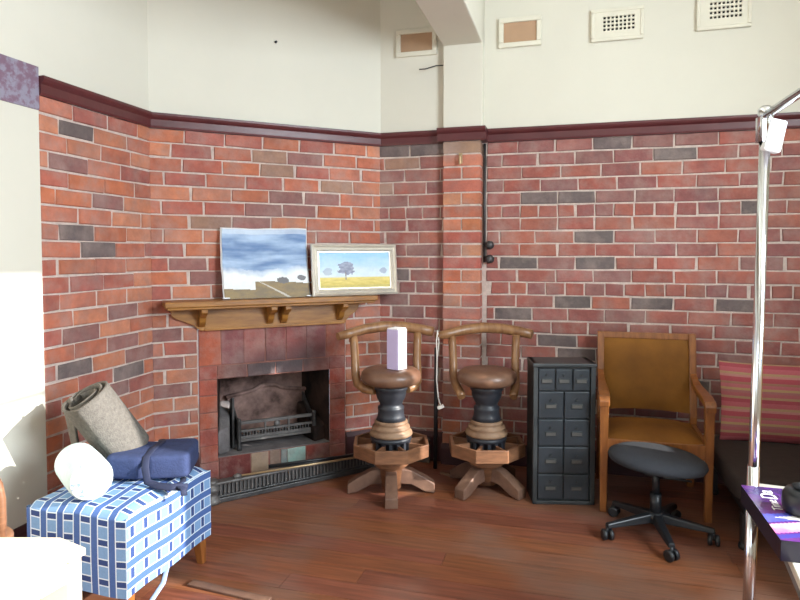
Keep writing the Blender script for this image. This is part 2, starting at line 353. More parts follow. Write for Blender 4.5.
# ------------------------------------------------------------------ wall fittings
def vent(u0, u1, z0, z1, y0, label, kind):
    t = thing('wall_vent', label, 'vent', RW((u0 + u1) / 2, -y0, z0), aR, 'vents high on the far wall')
    hw = (u1 - u0) / 2; h = z1 - z0; f = MB()
    b = .032 if kind == 'board' else .022
    for lo, hi in (((-hw, 0), (hw, b)), ((-hw, h - b), (hw, h)), ((-hw, b), (-hw + b, h - b)), ((hw - b, b), (hw, h - b))):
        f.box((lo[0], -.024, lo[1]), (hi[0], 0, hi[1]))
    f.build('frame', M_ventw, t, bevel=.005)
    if kind == 'board':
        p = MB(); p.box((-hw + b, -.012, b), (hw - b, 0, h - b)); p.build('panel', M_ventb, t)
    else:
        p = MB(); nx, nz = 8, 4; W = 2 * hw - 2 * b; gx0, gx1, gz0, gz1 = -hw + .07, hw - .05, .06, h - .045
        p.box((-hw + b, -.004, b), (hw - b, 0, h - b), 1)
        xs = [-hw + b]; zs = [b]
        for i in range(nx):
            c = gx0 + (gx1 - gx0) * (i + .5) / nx; xs += [c - .0075, c + .0075]
        for i in range(nz):
            c = gz0 + (gz1 - gz0) * (i + .5) / nz; zs += [c - .008, c + .008]
        xs.append(hw - b); zs.append(h - b)
        for i in range(len(xs) - 1):
            for j in range(len(zs) - 1):
                if i % 2 and j % 2: continue
                p.box((xs[i], -.018, zs[j]), (xs[i + 1], -.003, zs[j + 1]), 0)
        p.build('grille', [M_ventw, M_hole], t)
vent(.066, .345, 2.806, 3.0, -.004, 'cream framed vent closed with tan board, just right of the beam end', 'board')
vent(.655, .972, 2.792, 2.995, -.004, 'cream vent with square holes beside the tan boarded vent on far wall', 'grid')
vent(1.275, 1.58, 2.805, 3.02, -.004, 'cream vent with square holes nearest the right side of the far wall', 'grid')
vent(-.630, -.345, 2.788, 2.972, -.054, 'shaded vent closed with tan board, behind and left of the beam', 'board')
def pt(p, P): return (P - p)
# pipe, knobs and hook by the pier
mb = MB(); mb.tube([(-.024, -.012, 1.38), (-.024, -.012, 2.18)], .009, 10); tag(mb.build('wall_pipe', M_iron, loc=PR, rotz=aR), 'thin dark pipe running up the brick wall beside the pier', 'pipe')
for z, lab in ((1.495, 'upper rusty iron knob on brick wall beside the pier'), (1.40, 'lower rusty iron knob on brick wall beside the pier')):
    mb = MB(); mb.lathe([(0, .05), (.018, .048), (.026, .036), (.026, .02), (.016, .012), (.03, .006), (.03, 0), (0, 0)], 16, T=Matrix.Rotation(PI / 2, 4, 'X'))
    tag(mb.build('iron_knob', M_iron, loc=RW(.012, .008, z), rotz=aR), lab, 'knob', 'iron knobs by the pier')
mb = MB(); mb.box((-.012, -.005, -.035), (.012, 0, .035)); mb.tube([(0, -.004, .02), (0, -.03, .012), (0, -.034, -.01), (0, -.02, -.03), (0, -.028, -.045)], .006, 8)
tag(mb.build('wall_hook', M_brass, loc=RW(-.172, .107, 2.075), rotz=aR), 'small tarnished brass hook screwed to the top of the brick pier', 'hook')
mb = MB(); mb.tube([(0, 0, 0), (-.05, -.03, -.008), (-.12, -.05, -.03), (-.16, -.06, -.032)], .004, 6)
tag(mb.build('loose_wire', M_plastic, loc=RW(-.293, .07, 2.71), rotz=aR), 'short dark wire sticking out of plaster beside the beam', 'wire')
mb = MB(); mb.lathe([(0, .012), (.008, .012), (.008, 0), (0, 0)], 10, T=Matrix.Rotation(PI / 2, 4, 'X'))
tag(mb.build('nail', M_plastic, loc=FW(.77, .006, 2.80), rotz=aF), 'small dark nail head in cream wall above the mantel', 'nail')

# ------------------------------------------------------------------ fireplace
fire = thing('fireplace', 'brick fireplace with carved oak mantel set across the room corner', 'fireplace', FW(.75, 0), aF)
O = -.75                                            # local x = u + O
mb = MB(); rr = random.Random(8)
U0, U1, A0, A1, ZB, ZO = .265, 1.237, .377, 1.122, .152, .65
def q(u0, u1, z0, z1, y, mi): mb.face([(u0 + O, y, z0), (u1 + O, y, z0), (u1 + O, y, z1), (u0 + O, y, z1)], mi)
q(U0, A0, 0, .968, -.006, 1); q(A1, U1, 0, .968, -.006, 1); q(A0, A1, ZO, .968, -.006, 1)
mb.box((A0 + O, -.006, 0), (A1 + O, .3, ZB - .004), 1)
RED = [(158, 82, 66), (150, 76, 64), (164, 88, 66), (144, 76, 66)]; PINK = [(142, 84, 80), (134, 78, 76), (146, 90, 84), (128, 76, 76), (138, 78, 74)]
for k in range(9):
    z0 = .968 - .105 * (k + 1) + .002; z1 = .968 - .105 * k - .003
    if z0 < 0: z0 = .003
    for a, b in ((U0 + .003, A0 - .001), (A1 + .001, U1 - .003)):
        if z0 > .73: continue
        brick(mb, a + O, b + O, z0, min(z1, .735), RED[rr.randrange(4)], rr, -.006, .004, 0)
n = 7
for i in range(n):
    a = U0 + (U1 - U0) * i / n + .0025; b = U0 + (U1 - U0) * (i + 1) / n - .0025
    brick(mb, a + O, b + O, .74, .966, PINK[rr.randrange(5)] if 0 < i < 6 else RED[2], rr, -.006, .004, 0)
for i in range(4):
    a = A0 + (A1 - A0) * i / 4 + .003; b = A0 + (A1 - A0) * (i + 1) / 4 - .002
    brick(mb, a + O, b + O, ZO + .002, .734, [(136, 84, 74), (102, 80, 78), (98, 78, 78), (140, 82, 72)][i], rr, -.006, .004, 0)
for a, b, c in ((.385, .58, (112, 56, 52)), (.585, .70, (150, 128, 108)), (.705, .775, (128, 106, 92)), (.78, .82, (110, 124, 122)), (.825, .95, (140, 168, 160)), (.955, 1.115, (122, 58, 50))):
    brick(mb, a + O, b + O, .006, ZB - .006, c, rr, -.006, .004, 0)
M_sur = M_brick.copy(); M_sur.name = 'smoke_stained_red_brick'
nt = M_sur.node_tree; N = nt.nodes; K = nt.links; bs = N['Principled BSDF']; src = bs.inputs['Base Color'].links[0].from_socket
tc = N.new('ShaderNodeTexCoord'); sp = N.new('ShaderNodeSeparateXYZ'); K.new(tc.outputs['Object'], sp.inputs[0])
def mth(op, a, b_): 
    n_ = N.new('ShaderNodeMath'); n_.operation = op; n_.use_clamp = op == 'MULTIPLY'
    for i, q_ in enumerate((a, b_)):
        if isinstance(q_, (int, float)): n_.inputs[i].default_value = q_
        else: K.new(q_, n_.inputs[i])
    return n_.outputs[0]
nn = N.new('ShaderNodeTexNoise'); nn.inputs['Scale'].default_value = 7; nn.inputs['Detail'].default_value = 5; K.new(tc.outputs['Object'], nn.inputs[0])
dz = mth('ABSOLUTE', mth('SUBTRACT', sp.outputs['Z'], .715), 0); mz = N.new('ShaderNodeMapRange'); mz.inputs[1].default_value = .0; mz.inputs[2].default_value = .15; mz.inputs[3].default_value = 1.9; mz.inputs[4].default_value = 0; K.new(dz, mz.inputs[0])
dx = mth('ABSOLUTE', mth('ADD', sp.outputs['X'], -.06), 0); mx = N.new('ShaderNodeMapRange'); mx.inputs[1].default_value = .15; mx.inputs[2].default_value = .42; mx.inputs[3].default_value = 1; mx.inputs[4].default_value = 0; K.new(dx, mx.inputs[0])
mk = mth('MULTIPLY', mth('MULTIPLY', mth('MULTIPLY', mz.outputs[0], nn.outputs['Fac']), mx.outputs[0]), .85)
x = N.new('ShaderNodeMix'); x.data_type = 'RGBA'; x.inputs[7].default_value = (*rgb(74, 66, 68), 1); K.new(mk, x.inputs[0]); K.new(src, x.inputs[6]); K.new(x.outputs[2], bs.inputs['Base Color'])
mb.build('surround', [M_sur, mat('red_painted_mortar', (132, 88, 78), .9, var=.25, scale=14, bump=.4)], fire, fix=False)
# firebox
mb = MB(); D = .36; i0, i1 = .46, 1.04
P = lambda u, y, z: (u + O, y, z)
mb.face([P(A0, -.004, ZB), P(i0, D, ZB), P(i0, D, .80), P(A0, -.004, ZO)], 0); mb.face([P(A1, -.004, ZB), P(i1, D, ZB), P(i1, D, .80), P(A1, -.004, ZO)], 0)
mb.face([P(i0, D, ZB), P(i1, D, ZB), P(i1, D, .8), P(i0, D, .8)], 1); mb.face([P(A0, 0, ZO), P(A1, 0, ZO), P(i1, D, .8), P(i0, D, .8)], 0)
mb.build('firebox', [M_soot, M_sootw], fire)
mb = MB(); mb.box((A0 + O, -.004, ZB - .01), (A1 + O, D, ZB + .002)); mb.build('hearth', M_ash, fire)
for sgn in (0, 1):                                  # firebrick cheeks left and right of the grate
    m = MB(); a = (A0 + .005, A0 + .085) if not sgn else (A1 - .10, A1 - .005)
    poly = [(a[0], .02), (a[1], .06), (a[1] + (.05 if not sgn else -.02), .3), (a[0] + (.06 if not sgn else -.04), .3)]
    top = .30 if not sgn else .24
    m.hexa([P(x, y, ZB + .002) for x, y in poly], [P(x, y, top + (y - .02) * .5) for x, y in poly]); m.build('firebrick', M_ash if not sgn else M_soot, fire, bevel=.012)
# mantel
mb = MB(); mb.box((.057 + O, -.2, 1.124), (1.401 + O, -.006, 1.158)); mb.box((.07 + O, -.185, 1.108), (1.388 + O, -.006, 1.124)); mb.build('mantel_shelf', M_oak, fire, bevel=.005)
mb = MB(); poly = [(.285, .962), (1.225, .962), (1.238, .985), (1.262, 1.01), (1.30, 1.035), (1.325, 1.06), (1.335, 1.108), (.10, 1.108), (.11, 1.06), (.14, 1.04), (.19, 1.02), (.235, 1.0), (.262, .975)]
mb.prism([(x + O, z) for x, z in poly], 'y', -.035, -.006); mb.box((.30 + O, -.042, .962), (1.22 + O, -.03, .978)); mb.build('frieze_board', M_oak, fire, bevel=.003)
for u in (.283, .705, .796, 1.185):
    mb = MB(); pr = [(-.035, 1.108), (-.165, 1.108), (-.165, 1.085), (-.145, 1.07), (-.12, 1.062), (-.095, 1.045), (-.085, 1.022), (-.07, 1.005), (-.055, .995), (-.035, .985)]
    mb.prism(pr, 'x', u - .019 + O, u + .019 + O); mb.build('bracket', M_oak, fire, bevel=.003)

# fire grate (stands on the hearth)
g = thing('fire_grate', 'iron basket grate with pierced front standing in the fireplace', 'grate', FW(.78, -.18, ZB + .002), aF)
mb = MB(); mb.box((-.25, -.105, .165), (.25, -.09, .185)); mb.box((-.25, -.105, .115), (.25, -.09, .128)); mb.box((-.25, -.105, .07), (.25, -.09, .088)); mb.box((-.25, -.107, .052), (.25, -.09, .068))
for i in range(25):
    x = -.24 + .48 * i / 24; mb.box((x - .003, -.102, .085), (x + .003, -.094, .118))
for x in (-.08, .08): mb.box((x - .006, -.108, .07), (x + .006, -.092, .18))
mb.lathe([(0, .012), (.018, .01), (.024, 0), (0, 0)], 8, T=Matrix.Translation((0, -.1, .145)) @ Matrix.Rotation(PI / 2, 4, 'X'))
mb.build('front_bars', M_iron2, g)
mb = MB()
for i in range(9): mb.box((-.23 + .0525 * i, -.09, .055), (-.21 + .0525 * i, .13, .068))
mb.build('bottom_bars', M_iron, g)
for x in (-.255, .255):
    mb = MB(); mb.prism([(-.11, .0), (-.085, .0), (-.08, .05), (-.02, .06), (.12, .06), (.14, .0), (.16, .0), (.16, .30), (.06, .24), (-.02, .20), (-.115, .19)], 'x', x - .008, x + .008); mb.build('side_plate', M_iron, g, bevel=.003)
    mb = MB(); mb.lathe([(0, 0), (.016, .0), (.016, .02), (.010, .04), (.014, .10), (.012, .19), (.016, .2), (0, .212)], 12, c=(x, -.115)); mb.build('leg', M_iron, g)
mb = MB(); poly = [(-.28, .03), (.28, .03), (.28, .30), (.18, .31), (.10, .325), (.05, .355), (-.05, .355), (-.10, .325), (-.18, .31), (-.28, .30)]
mb.prism(poly, 'y', .14, .155); mb.tube([(-.29, .135, .305), (-.18, .132, .318), (-.1, .13, .333), (-.05, .128, .36), (.05, .128, .36), (.1, .13, .333), (.18, .132, .318), (.29, .135, .305)], .014, 8)
mb.build('fireback', M_sootw, g, bevel=.003)
mb = MB(); poly = [(-.05, .0), (.03, .0), (.06, .05), (.05, .16), (.02, .26), (-.02, .33), (-.05, .34)]
mb.prism([(x * 1.4, z) for x, z in poly], 'x', -.29, -.275, ); mb.build('cheek_plate', M_iron, g, bevel=.003)

# fender
fd = thing('hearth_fender', 'low pierced cast iron fender on the floor in front of the fireplace', 'fender', FW(.245, .345), aF + .105)
W = 1.2; H0, H1 = .03, .105
mb = MB(); mb.box((.02, -.035, 0), (W, .02, .03)); mb.box((.03, -.02, .03), (W, .005, .04)); mb.build('base', M_iron, fd, bevel=.008)
mb = MB()
for i in range(46):
    x = .085 + (W - .14) * i / 45; mb.box((x - .0045, -.014, .036), (x + .0045, -.004, .106))
mb.build('slats', M_iron2, fd)
mb = MB(); mb.box((.06, -.003, .03), (W, .004, .11)); mb.build('back_panel', M_iron, fd)
mb = MB(); mb.box((.02, -.03, .103), (W, .03, .122)); mb.build('top_rail', M_iron2, fd, bevel=.007)
for x in (.035, W):
    mb = MB(); mb.lathe([(0, 0), (.05, 0), (.056, .012), (.05, .03), (.036, .04), (.034, .06), (.048, .072), (.048, .09), (.036, .1), (.03, .112), (.042, .122), (.03, .136), (0, .14)], 20, c=(x, 0)); mb.build('corner_post', M_iron2, fd)
    mb = MB(); mb.box((x - .02, .0, 0), (x + .02, .20, .03)); mb.box((x - .01, 0, .03), (x + .01, .2, .105)); mb.box((x - .02, 0, .103), (x + .02, .2, .122)); mb.build('return', M_iron, fd, bevel=.005)
p0, p1 = Vector((-.956, 3.608, .130)), Vector((-.235, 3.905, .148))
t = thing('brass_poker', 'long brass poker lying along the top of the iron fender', 'poker', p0)
mb = MB(); mb.tube([(0, 0, 0), p1 - p0], .0065, 10); mb.build('shaft', M_brass, t)
mb = MB(); d = (p1 - p0).normalized(); mb.tube([d * x for x in (-.03, -.02, -.005, .01, .02)], [.006, .014, .017, .012, .007], 12); mb.build('handle', M_iron2, t)
p0, p1 = Vector((-.80, 3.715, .152)), Vector((-.27, 3.93, .152))
t = thing('fire_tongs', 'shorter black iron rod lying beside the brass poker on the fender', 'fire iron', p0)
mb = MB(); mb.tube([(0, 0, 0), p1 - p0], .008, 10); mb.tube([(0, .0, -.012), (p1 - p0) * .9 + Vector((0, 0, -.012))], .004, 8); mb.build('shaft', M_plastic, t)

# ------------------------------------------------------------------ pictures on the mantel
def fbm(x, y, s=0, o=4):
    a = 0; k = 1; f = 1
    for _ in range(o): a += k * noise.noise(Vector((x * f, y * f, s))); k *= .5; f *= 2.1
    return a
def mixc(a, b, t): t = max(0, min(1, t)); return tuple(x + (y - x) * t for x, y in zip(a, b))
def blob(x, y, cx, cy, rx, ry, s): return ((x - cx) / rx) ** 2 + ((y - cy) / ry) ** 2 < 1 + .9 * fbm(x * 9, y * 9, s, 3)
def storm(u, v):
    n = fbm(u * 1.6, v * 7, 2.0); base = mixc(rgb(98, 128, 172), rgb(176, 198, 224), .45 + .9 * n + .25 * math.sin(v * 15 + u))
    if v > .93: base = mixc(base, rgb(220, 226, 234), .5)
    hor = .30 + .06 * abs(u - .45) * 2 + .03 * fbm(u * 5, 1, 4)
    if v < hor + .1: base = mixc(rgb(232, 236, 238), base, (v - hor) / .12 + .35 * fbm(u * 6, v * 6, 5))
    land = .19 + .05 * math.sin(u * 2.4 + .6)
    if v < land:
        base = mixc(rgb(150, 128, 88), rgb(128, 112, 88), .5 + fbm(u * 6, v * 14, 8))
        if u < .36 and v > .14 - .05 * u: base = rgb(228, 230, 230)
        x = .40 + (land - v) * 1.6
        if abs(u - x) < .008 + .02 * (land - v) / land: base = rgb(200, 194, 184)
    if u > .6 and blob(u, v, .69, .25, .07, .045, 3): base = rgb(112, 110, 112)
    if u > .8 and blob(u, v, .92, .285, .045, .035, 6): base = rgb(122, 122, 126)
    return base
def gum(u, v):
    base = mixc(rgb(226, 234, 238), rgb(160, 204, 238), (v - .25) * 1.5 + .2 * fbm(u * 3, v * 5, 1))
    if v < .30: base = mixc(rgb(206, 184, 92), rgb(228, 208, 124), v / .3 + .7 * fbm(u * 9, v * 20, 2))
    if v < .08: base = mixc(base, rgb(190, 178, 110), .6)
    if blob(u, v, .38, .56, .13, .2, 11): base = mixc(rgb(134, 138, 158), rgb(164, 170, 190), .5 + fbm(u * 14, v * 14, 9))
    if abs(u - .365) < .008 and .24 < v < .45: base = rgb(140, 130, 132)
    if blob(u, v, .12, .46, .055, .1, 12): base = mixc(base, rgb(160, 168, 182), .6)
    if blob(u, v, .905, .47, .045, .1, 13): base = mixc(base, rgb(150, 158, 182), .7)
    if .29 < v < .33: base = mixc(base, rgb(216, 216, 196), .6)
    return base
def lean(u, v, z, tilt): return Matrix.Translation(FW(u, v, z)) @ Matrix.Rotation(aF, 4, 'Z') @ Matrix.Rotation(-tilt, 4, 'X')
t = thing('canvas_painting', 'unframed stormy blue landscape canvas leaning at the left of the mantel', 'painting', FW(.676, .115, 1.16)); t.matrix_world = lean(.676, .115, 1.16, .19)
wv = lambda a, k: .0022 * math.sin(a * 7 + k) + .0012 * math.sin(a * 19 + 2 * k)
mb = MB(); CW, CH = .54, .44
mb.grid(lambda a, b: ((a - .5) * CW + wv(b, 1) * (abs(a - .5) * 2), -.009 + .006 * math.sin(a * 5) * b, b * CH + wv(a, 2) * b), 128, 100, colfn=storm)
mb.build('painted_face', M_paint, t)
mb = MB(); mb.grid(lambda a, b: ((a - .5) * (CW + .016) + wv(b, 1) * (abs(a - .5) * 2), .0 + .006 * math.sin(a * 5) * b, b * (CH + .01) + wv(a, 2) * b), 24, 20); mb.build('canvas_edge', M_white, t).modifiers.new('thick', 'SOLIDIFY').thickness = .004
for x in (-.26, .27):
    mb = MB(); mb.box((x - .02, -.022, 0), (x + .022, .0, .008)); mb.build('canvas_fold', M_white, t, bevel=.003)
t = thing('framed_painting', 'small silver framed painting of a tree in a yellow field on the mantel', 'painting', FW(1.26, .13, 1.16)); t.matrix_world = lean(1.262, .145, 1.16, .1)
hw, h = .304, .338; m = MB()
prof = [(0, .0), (0, -.022), (.012, -.028), (.02, -.02), (.034, -.024), (.044, -.012), (.052, -.012), (.052, 0)]
ringpts = []
for (d, y) in prof: ringpts.append([(-hw + d, y, d), (hw - d, y, d), (hw - d, y, h - d), (-hw + d, y, h - d)])
for a, b in zip(ringpts, ringpts[1:]):
    for i in range(4): m.face([a[i], a[(i + 1) % 4], b[(i + 1) % 4], b[i]])
m.face(ringpts[0][::-1]); m.build('frame', M_silver, t)
mb = MB(); d = .05; mb.grid(lambda a, b: (-hw + d + a * 2 * (hw - d), -.008, d + b * (h - 2 * d)), 120, 64, colfn=gum, smooth=False); mb.build('picture', M_paint, t)

# ------------------------------------------------------------------ stools
def stool(name, label, x, y, rot, rail_rot, foot_rot, zo, straight=False):
    t = thing(name, label, 'stool', (x, y, 0), rot, 'rustic hub stools')
    Z = lambda z: z + zo
    mb = MB(); mb.lathe([(0, Z(.742)), (.10, Z(.744)), (.15, Z(.738)), (.176, Z(.718)), (.183, Z(.69)), (.172, Z(.662)), (.14, Z(.646)), (.09, Z(.64)), (0, Z(.64))], 40); mb.build('seat', M_seat, t)
    mb = MB(); mb.lathe([(0, Z(.642)), (.1, Z(.642)), (.1, Z(.615)), (.092, Z(.608)), (.092, Z(.59)), (.086, Z(.565)), (.07, Z(.535)), (.066, Z(.52)), (.078, Z(.51)), (.08, Z(.5)), (.077, Z(.49)), (.08, Z(.455)), (.09, Z(.43)), (0, Z(.43))], 32); mb.build('neck', M_black, t)
    mb = MB(); mb.lathe([(0, Z(.432)), (.088, Z(.432)), (.1, Z(.424)), (.1, Z(.41)), (.092, Z(.402)), (.112, Z(.396)), (.116, Z(.38)), (.104, Z(.371)), (.126, Z(.364)), (.13, Z(.345)), (.115, Z(.335)), (0, Z(.335))], 28)
    mb.build('turned_rings', M_ring, t)
    mb = MB(); mb.lathe([(0, Z(.336)), (.118, Z(.336)), (.125, Z(.325)), (.122, Z(.31)), (.095, Z(.30)), (.085, Z(.2)), (0, Z(.2))], 32)
    for i in range(16):
        a = 2 * PI * i / 16; mb.box((.085, -.009, Z(.255)), (.118, .009, Z(.315)), T=Matrix.Rotation(a, 4, 'Z'))
    mb.build('toothed_hub', M_black, t)
    # octagonal tray with spokes
    ro, ri = .24, .22; zb, zt = Z(.228), Z(.304); mb = MB()
    pts = lambda r, z: [(r * math.cos(PI / 8 + PI / 4 * i + foot_rot), r * math.sin(PI / 8 + PI / 4 * i + foot_rot), z) for i in range(8)]
    a, b, c, d = pts(ro, zb), pts(ro, zt), pts(ri, zt), pts(ri, zb)
    for i in range(8):
        j = (i + 1) % 8; mb.hexa([a[i], a[j], d[j], d[i]], [b[i], b[j], c[j], c[i]])
    mb.build('tray_rim', M_stoolw, t, bevel=.003)
    for i in range(8):
        an = PI / 8 + PI / 4 * i + foot_rot; mb = MB(); mb.box((.088, -.007, zb + .005), (.222, .007, zt - .006), T=Matrix.Rotation(an, 4, 'Z')); mb.build('spoke', M_stoolw, t)
    mb = MB(); mb.lathe([(0, Z(.235)), (.125, Z(.232)), (.13, Z(.215)), (.11, Z(.19)), (.118, Z(.175)), (.1, Z(.155)), (.075, Z(.14)), (.06, .03), (0, .03)], 28); mb.build('lower_hub', M_stoolw, t)
    for i in range(4):
        an = foot_rot + PI / 2 * i; mb = MB()
        T = Matrix.Rotation(an, 4, 'Z')
        sec = lambda r, z0, z1, w: [T @ Vector(p) for p in ((r, -w, z0), (r, w, z0), (r, w, z1), (r, -w, z1))]
        s = [sec(.03, .06, .155, .032), sec(.12, .055, .14, .034), sec(.2, .012, .098, .036), sec(.262, .0, .058, .037)]
        for k in range(3): mb.hexa([tuple(p) for p in s[k]], [tuple(p) for p in s[k + 1]])
        bmesh.ops.remove_doubles(mb.bm, verts=mb.bm.verts[:], dist=.0005)
        mb.build('foot', M_foot, t, bevel=.006)
    # bent-branch back
    T = Matrix.Rotation(rail_rot, 4, 'Z'); tr = lambda p: T @ Vector(p)
    mb = MB(); P = [(-.305, .11, Z(.925)), (-.22, .15, Z(.938)), (-.12, .185, Z(.958)), (0, .20, Z(.97)), (.12, .195, Z(.964)), (.22, .17, Z(.95)), (.30, .13, Z(.935))]
    mb.tube([tr(p) for p in P], [.024, .03, .032, .034, .033, .032, .03], 14, squash=1.0); mb.build('back_rail', M_rail, t)
    for s_ in (-1, 1):
        P = [(s_ * .205, .155, Z(.93)), (s_ * .20, .15, Z(.86)), (s_ * .196, .14, Z(.77)), (s_ * .196, .125, Z(.68)), (s_ * .188, .095, Z(.635)), (s_ * .155, .05, Z(.612)), (s_ * .10, .0, Z(.606))]
        if straight: P = P[:4] + [(s_ * .185, .06, Z(.63)), (s_ * .165, -.01, Z(.60)), (s_ * .155, -.04, Z(.575))]
        mb = MB(); mb.tube([tr(p) for p in P], [.024, .025, .025, .026, .028, .028, .024], 12); mb.build('back_post', M_rail, t)
    return t
stool('hub_stool', 'rustic turned stool with a lilac box on its seat', -.055, 3.70, 0, .22, -PI / 2 + .02, .012)
stool('hub_stool', 'rustic turned stool with an empty seat, left of the dark drawer cabinet', .53, 3.765, 0, -.02, -PI / 2 + PI / 4, -.006, True)
# lilac box on the first stool
t = thing('lilac_box', 'tall narrow lilac box, sunlit side painted white, standing on the left stool seat', 'box', (-.02, 3.655, .757), math.radians(-38))
mb = MB(); mb.box((-.042, -.042, 0), (.042, .042, .236)); mb.build('carton', mat('lilac_card', (196, 182, 220), .5, var=.04), t, bevel=.003)
mb = MB(); mb.box((-.04, -.04, .236), (.04, .04, .244)); mb.build('lid', M_white, t, bevel=.002)
mb = MB(); mb.box((.042, -.04, .002), (.0435, .04, .234)); mb.build('sunlit_side', M_white, t)  # white face stands in for sun on this side of the carton

# things around the pier
mb = MB(); mb.tube([(0, 0, 0), (.012, .09, .80)], .014, 10); tag(mb.build('black_pole', M_plastic, loc=(.235, 4.10, .0)), 'thin black pole leaning on the pier between the two stools', 'pole')
t = thing('hanging_cord', 'thin white cord hanging from left end of empty stool back rail', 'cord', (.235, 3.86, .445))
mb = MB(); mb.tube([(0, 0, .515), (-.008, -.01, .45), (-.004, 0, .33), (-.006, 0, .2), (.004, 0, .09), (.022, 0, .03)], .0042, 6); mb.tube([(.0, .01, .515), (.008, 0, .44), (-.002, .01, .34), (-.004, .005, .2)], .0035, 6); mb.build('flex', M_cord, t)
mb = MB(); mb.box((.008, -.012, .012), (.05, .012, .034), T=Matrix.Translation((0, 0, 0)) @ Matrix.Rotation(-.35, 4, 'Y')); mb.build('plug', M_cord, t, bevel=.004)
mb = MB(); mb.box((-.09, -.02, 0), (.09, .02, .17)); tag(mb.build('grey_board', M_iron2, loc=RW(-.47, .115), rotz=aR, bevel=.004), 'grey board standing against the skirting behind the left stool', 'board')
mb = MB(); mb.box((-.04, -.012, 0), (.04, .012, .015)); tag(mb.build('wood_scrap', M_ring, loc=(.30, 3.98, 0), rotz=-.5, bevel=.002), 'small wood scrap on the floor between the two stools', 'scrap')

# ------------------------------------------------------------------ drawer cabinet
t = thing('drawer_cabinet', 'tall dark grey card index cabinet with small drawers against the brick wall', 'cabinet', (.936, 3.50, 0), math.radians(-2.5))
W2, CH, CD = .176, .815, .22; mb = MB()
mb.box((-W2, 0, 0), (-W2 + .025, CD, CH)); mb.box((W2 - .028, 0, 0), (W2, CD, CH)); mb.box((-W2, .02, 0), (W2, CD, CH - .02)); mb.box((-W2 - .004, -.008, CH - .02), (W2 + .004, CD, CH)); mb.box((-W2, 0, 0), (W2, CD, .022))
mb.build('body', M_cab, t, bevel=.004)
rows = [.785, .655, .495, .337, .178, .026]; xl, xr = -W2 + .028, W2 - .031
for i in range(5):
    n = 3 if i == 0 else 2
    for k in range(n):
        a = xl + (xr - xl) * k / n + .003; b = xl + (xr - xl) * (k + 1) / n - .003; z1, z0 = rows[i] - .004, rows[i + 1] + .004
        m = MB(); m.box((a, .004, z0), (b, .03, z1)); dr = m.build('drawer', M_cab2, t, bevel=.005)
        m = MB(); c = (a + b) / 2; zz = (z0 + z1) / 2 - .006
        m.box((c - .032, -.002, zz - .014), (c + .032, .004, zz + .014)); hd = m.build('label_holder', M_cab, dr, bevel=.002)
        m = MB(); m.box((c - .027, -.004, zz - .009), (c + .027, .0, zz + .008)); m.build('card_label', M_label, dr)
        m = MB(); m.tube([(c, .004, zz + .035), (c, -.006, zz + .035)], .006, 10); m.build('stud', M_cab, dr)

# ------------------------------------------------------------------ armchair (origin = front left foot corner of the plan)
t = thing('wooden_armchair', 'honey wood armchair with mustard velvet back and seat', 'armchair', (1.392, 3.345, 0), aR)
AW = .267; YB = .47
m = MB()
for s_ in (-1, 1):
    m = MB(); x = s_ * AW; w0 = .024
    m.hexa([(x - w0 * .75, -w0 * .7, 0), (x + w0 * .75, -w0 * .7, 0), (x + w0 * .75, w0 * .7, 0), (x - w0 * .75, w0 * .7, 0)], [(x - w0, -w0, .62), (x + w0, -w0, .62), (x + w0, w0, .62), (x - w0, w0, .62)]); m.build('front_leg', M_arm, t, bevel=.004)
    m = MB(); secs = [(YB + .06, 0), (YB, .25), (YB - .01, .45), (YB + .035, .75), (YB + .075, .945)]
    for (y0, z0), (y1, z1) in zip(secs, secs[1:]):
        m.hexa([(x - .02, y0 - .022, z0), (x + .02, y0 - .022, z0), (x + .02, y0 + .022, z0), (x - .02, y0 + .022, z0)], [(x - .02, y1 - .022, z1), (x + .02, y1 - .022, z1), (x + .02, y1 + .022, z1), (x - .02, y1 + .022, z1)])
    bmesh.ops.remove_doubles(m.bm, verts=m.bm.verts[:], dist=.0005); m.build('back_post', M_arm, t, bevel=.004)
    m = MB(); path = [(YB - .0, .70), (YB - .05, .672), (YB - .14, .655), (YB - .26, .652), (.08, .648), (-.01, .636), (-.035, .612)]
    ring = []
    for i, (y, z) in enumerate(path):
        w = [.018, .02, .024, .028, .03, .03, .028][i]; ring.append([(x - w, y, z - .018), (x + w, y, z - .018), (x + w, y, z + .016), (x - w, y, z + .016)])
    for a, b in zip(ring, ring[1:]): m.hexa(a, b)
    bmesh.ops.remove_doubles(m.bm, verts=m.bm.verts[:], dist=.0005); m.build('arm', M_arm, t, bevel=.006)
m = MB(); m.box((-AW, -.016, .335), (AW, .016, .415)); m.box((-AW - .012, 0, .345), (-AW + .012, YB, .41)); m.box((AW - .012, 0, .345), (AW + .012, YB, .41)); m.box((-AW, YB - .02, .345), (AW, YB + .01, .41)); m.build('seat_rail', M_arm, t, bevel=.004)
m = MB(); m.grid(lambda a, b: ((a - .5) * 2 * (AW - .018), -.012 + b * (YB - .005), .412 + .045 * (1 - abs(2 * a - 1) ** 4) * (1 - abs(2 * b - 1) ** 4)), 16, 16); m.box((-AW + .02, -.01, .38), (AW - .02, YB - .03, .413)); m.build('seat', M_velvet, t)
bk = Matrix.Translation((0, YB - .004, .5)) @ Matrix.Rotation(-.19, 4, 'X')
m = MB(); m.box((-AW - .018, -.018, .41), (AW + .018, .018, .45), T=bk); m.build('top_rail', M_arm, t, bevel=.004)
m = MB(bk); m.grid(lambda a, b: ((a - .5) * 2 * (AW - .016), -.012 - .028 * (1 - abs(2 * a - 1) ** 4) * (1 - abs(2 * b - 1) ** 4), -.02 + b * .435 + .012 * (1 - b) * abs(2 * a - 1) ** 2 * -1), 16, 16); m.box((-AW + .018, -.013, -.018), (AW - .018, .02, .415)); m.build('backrest', M_velvet, t)

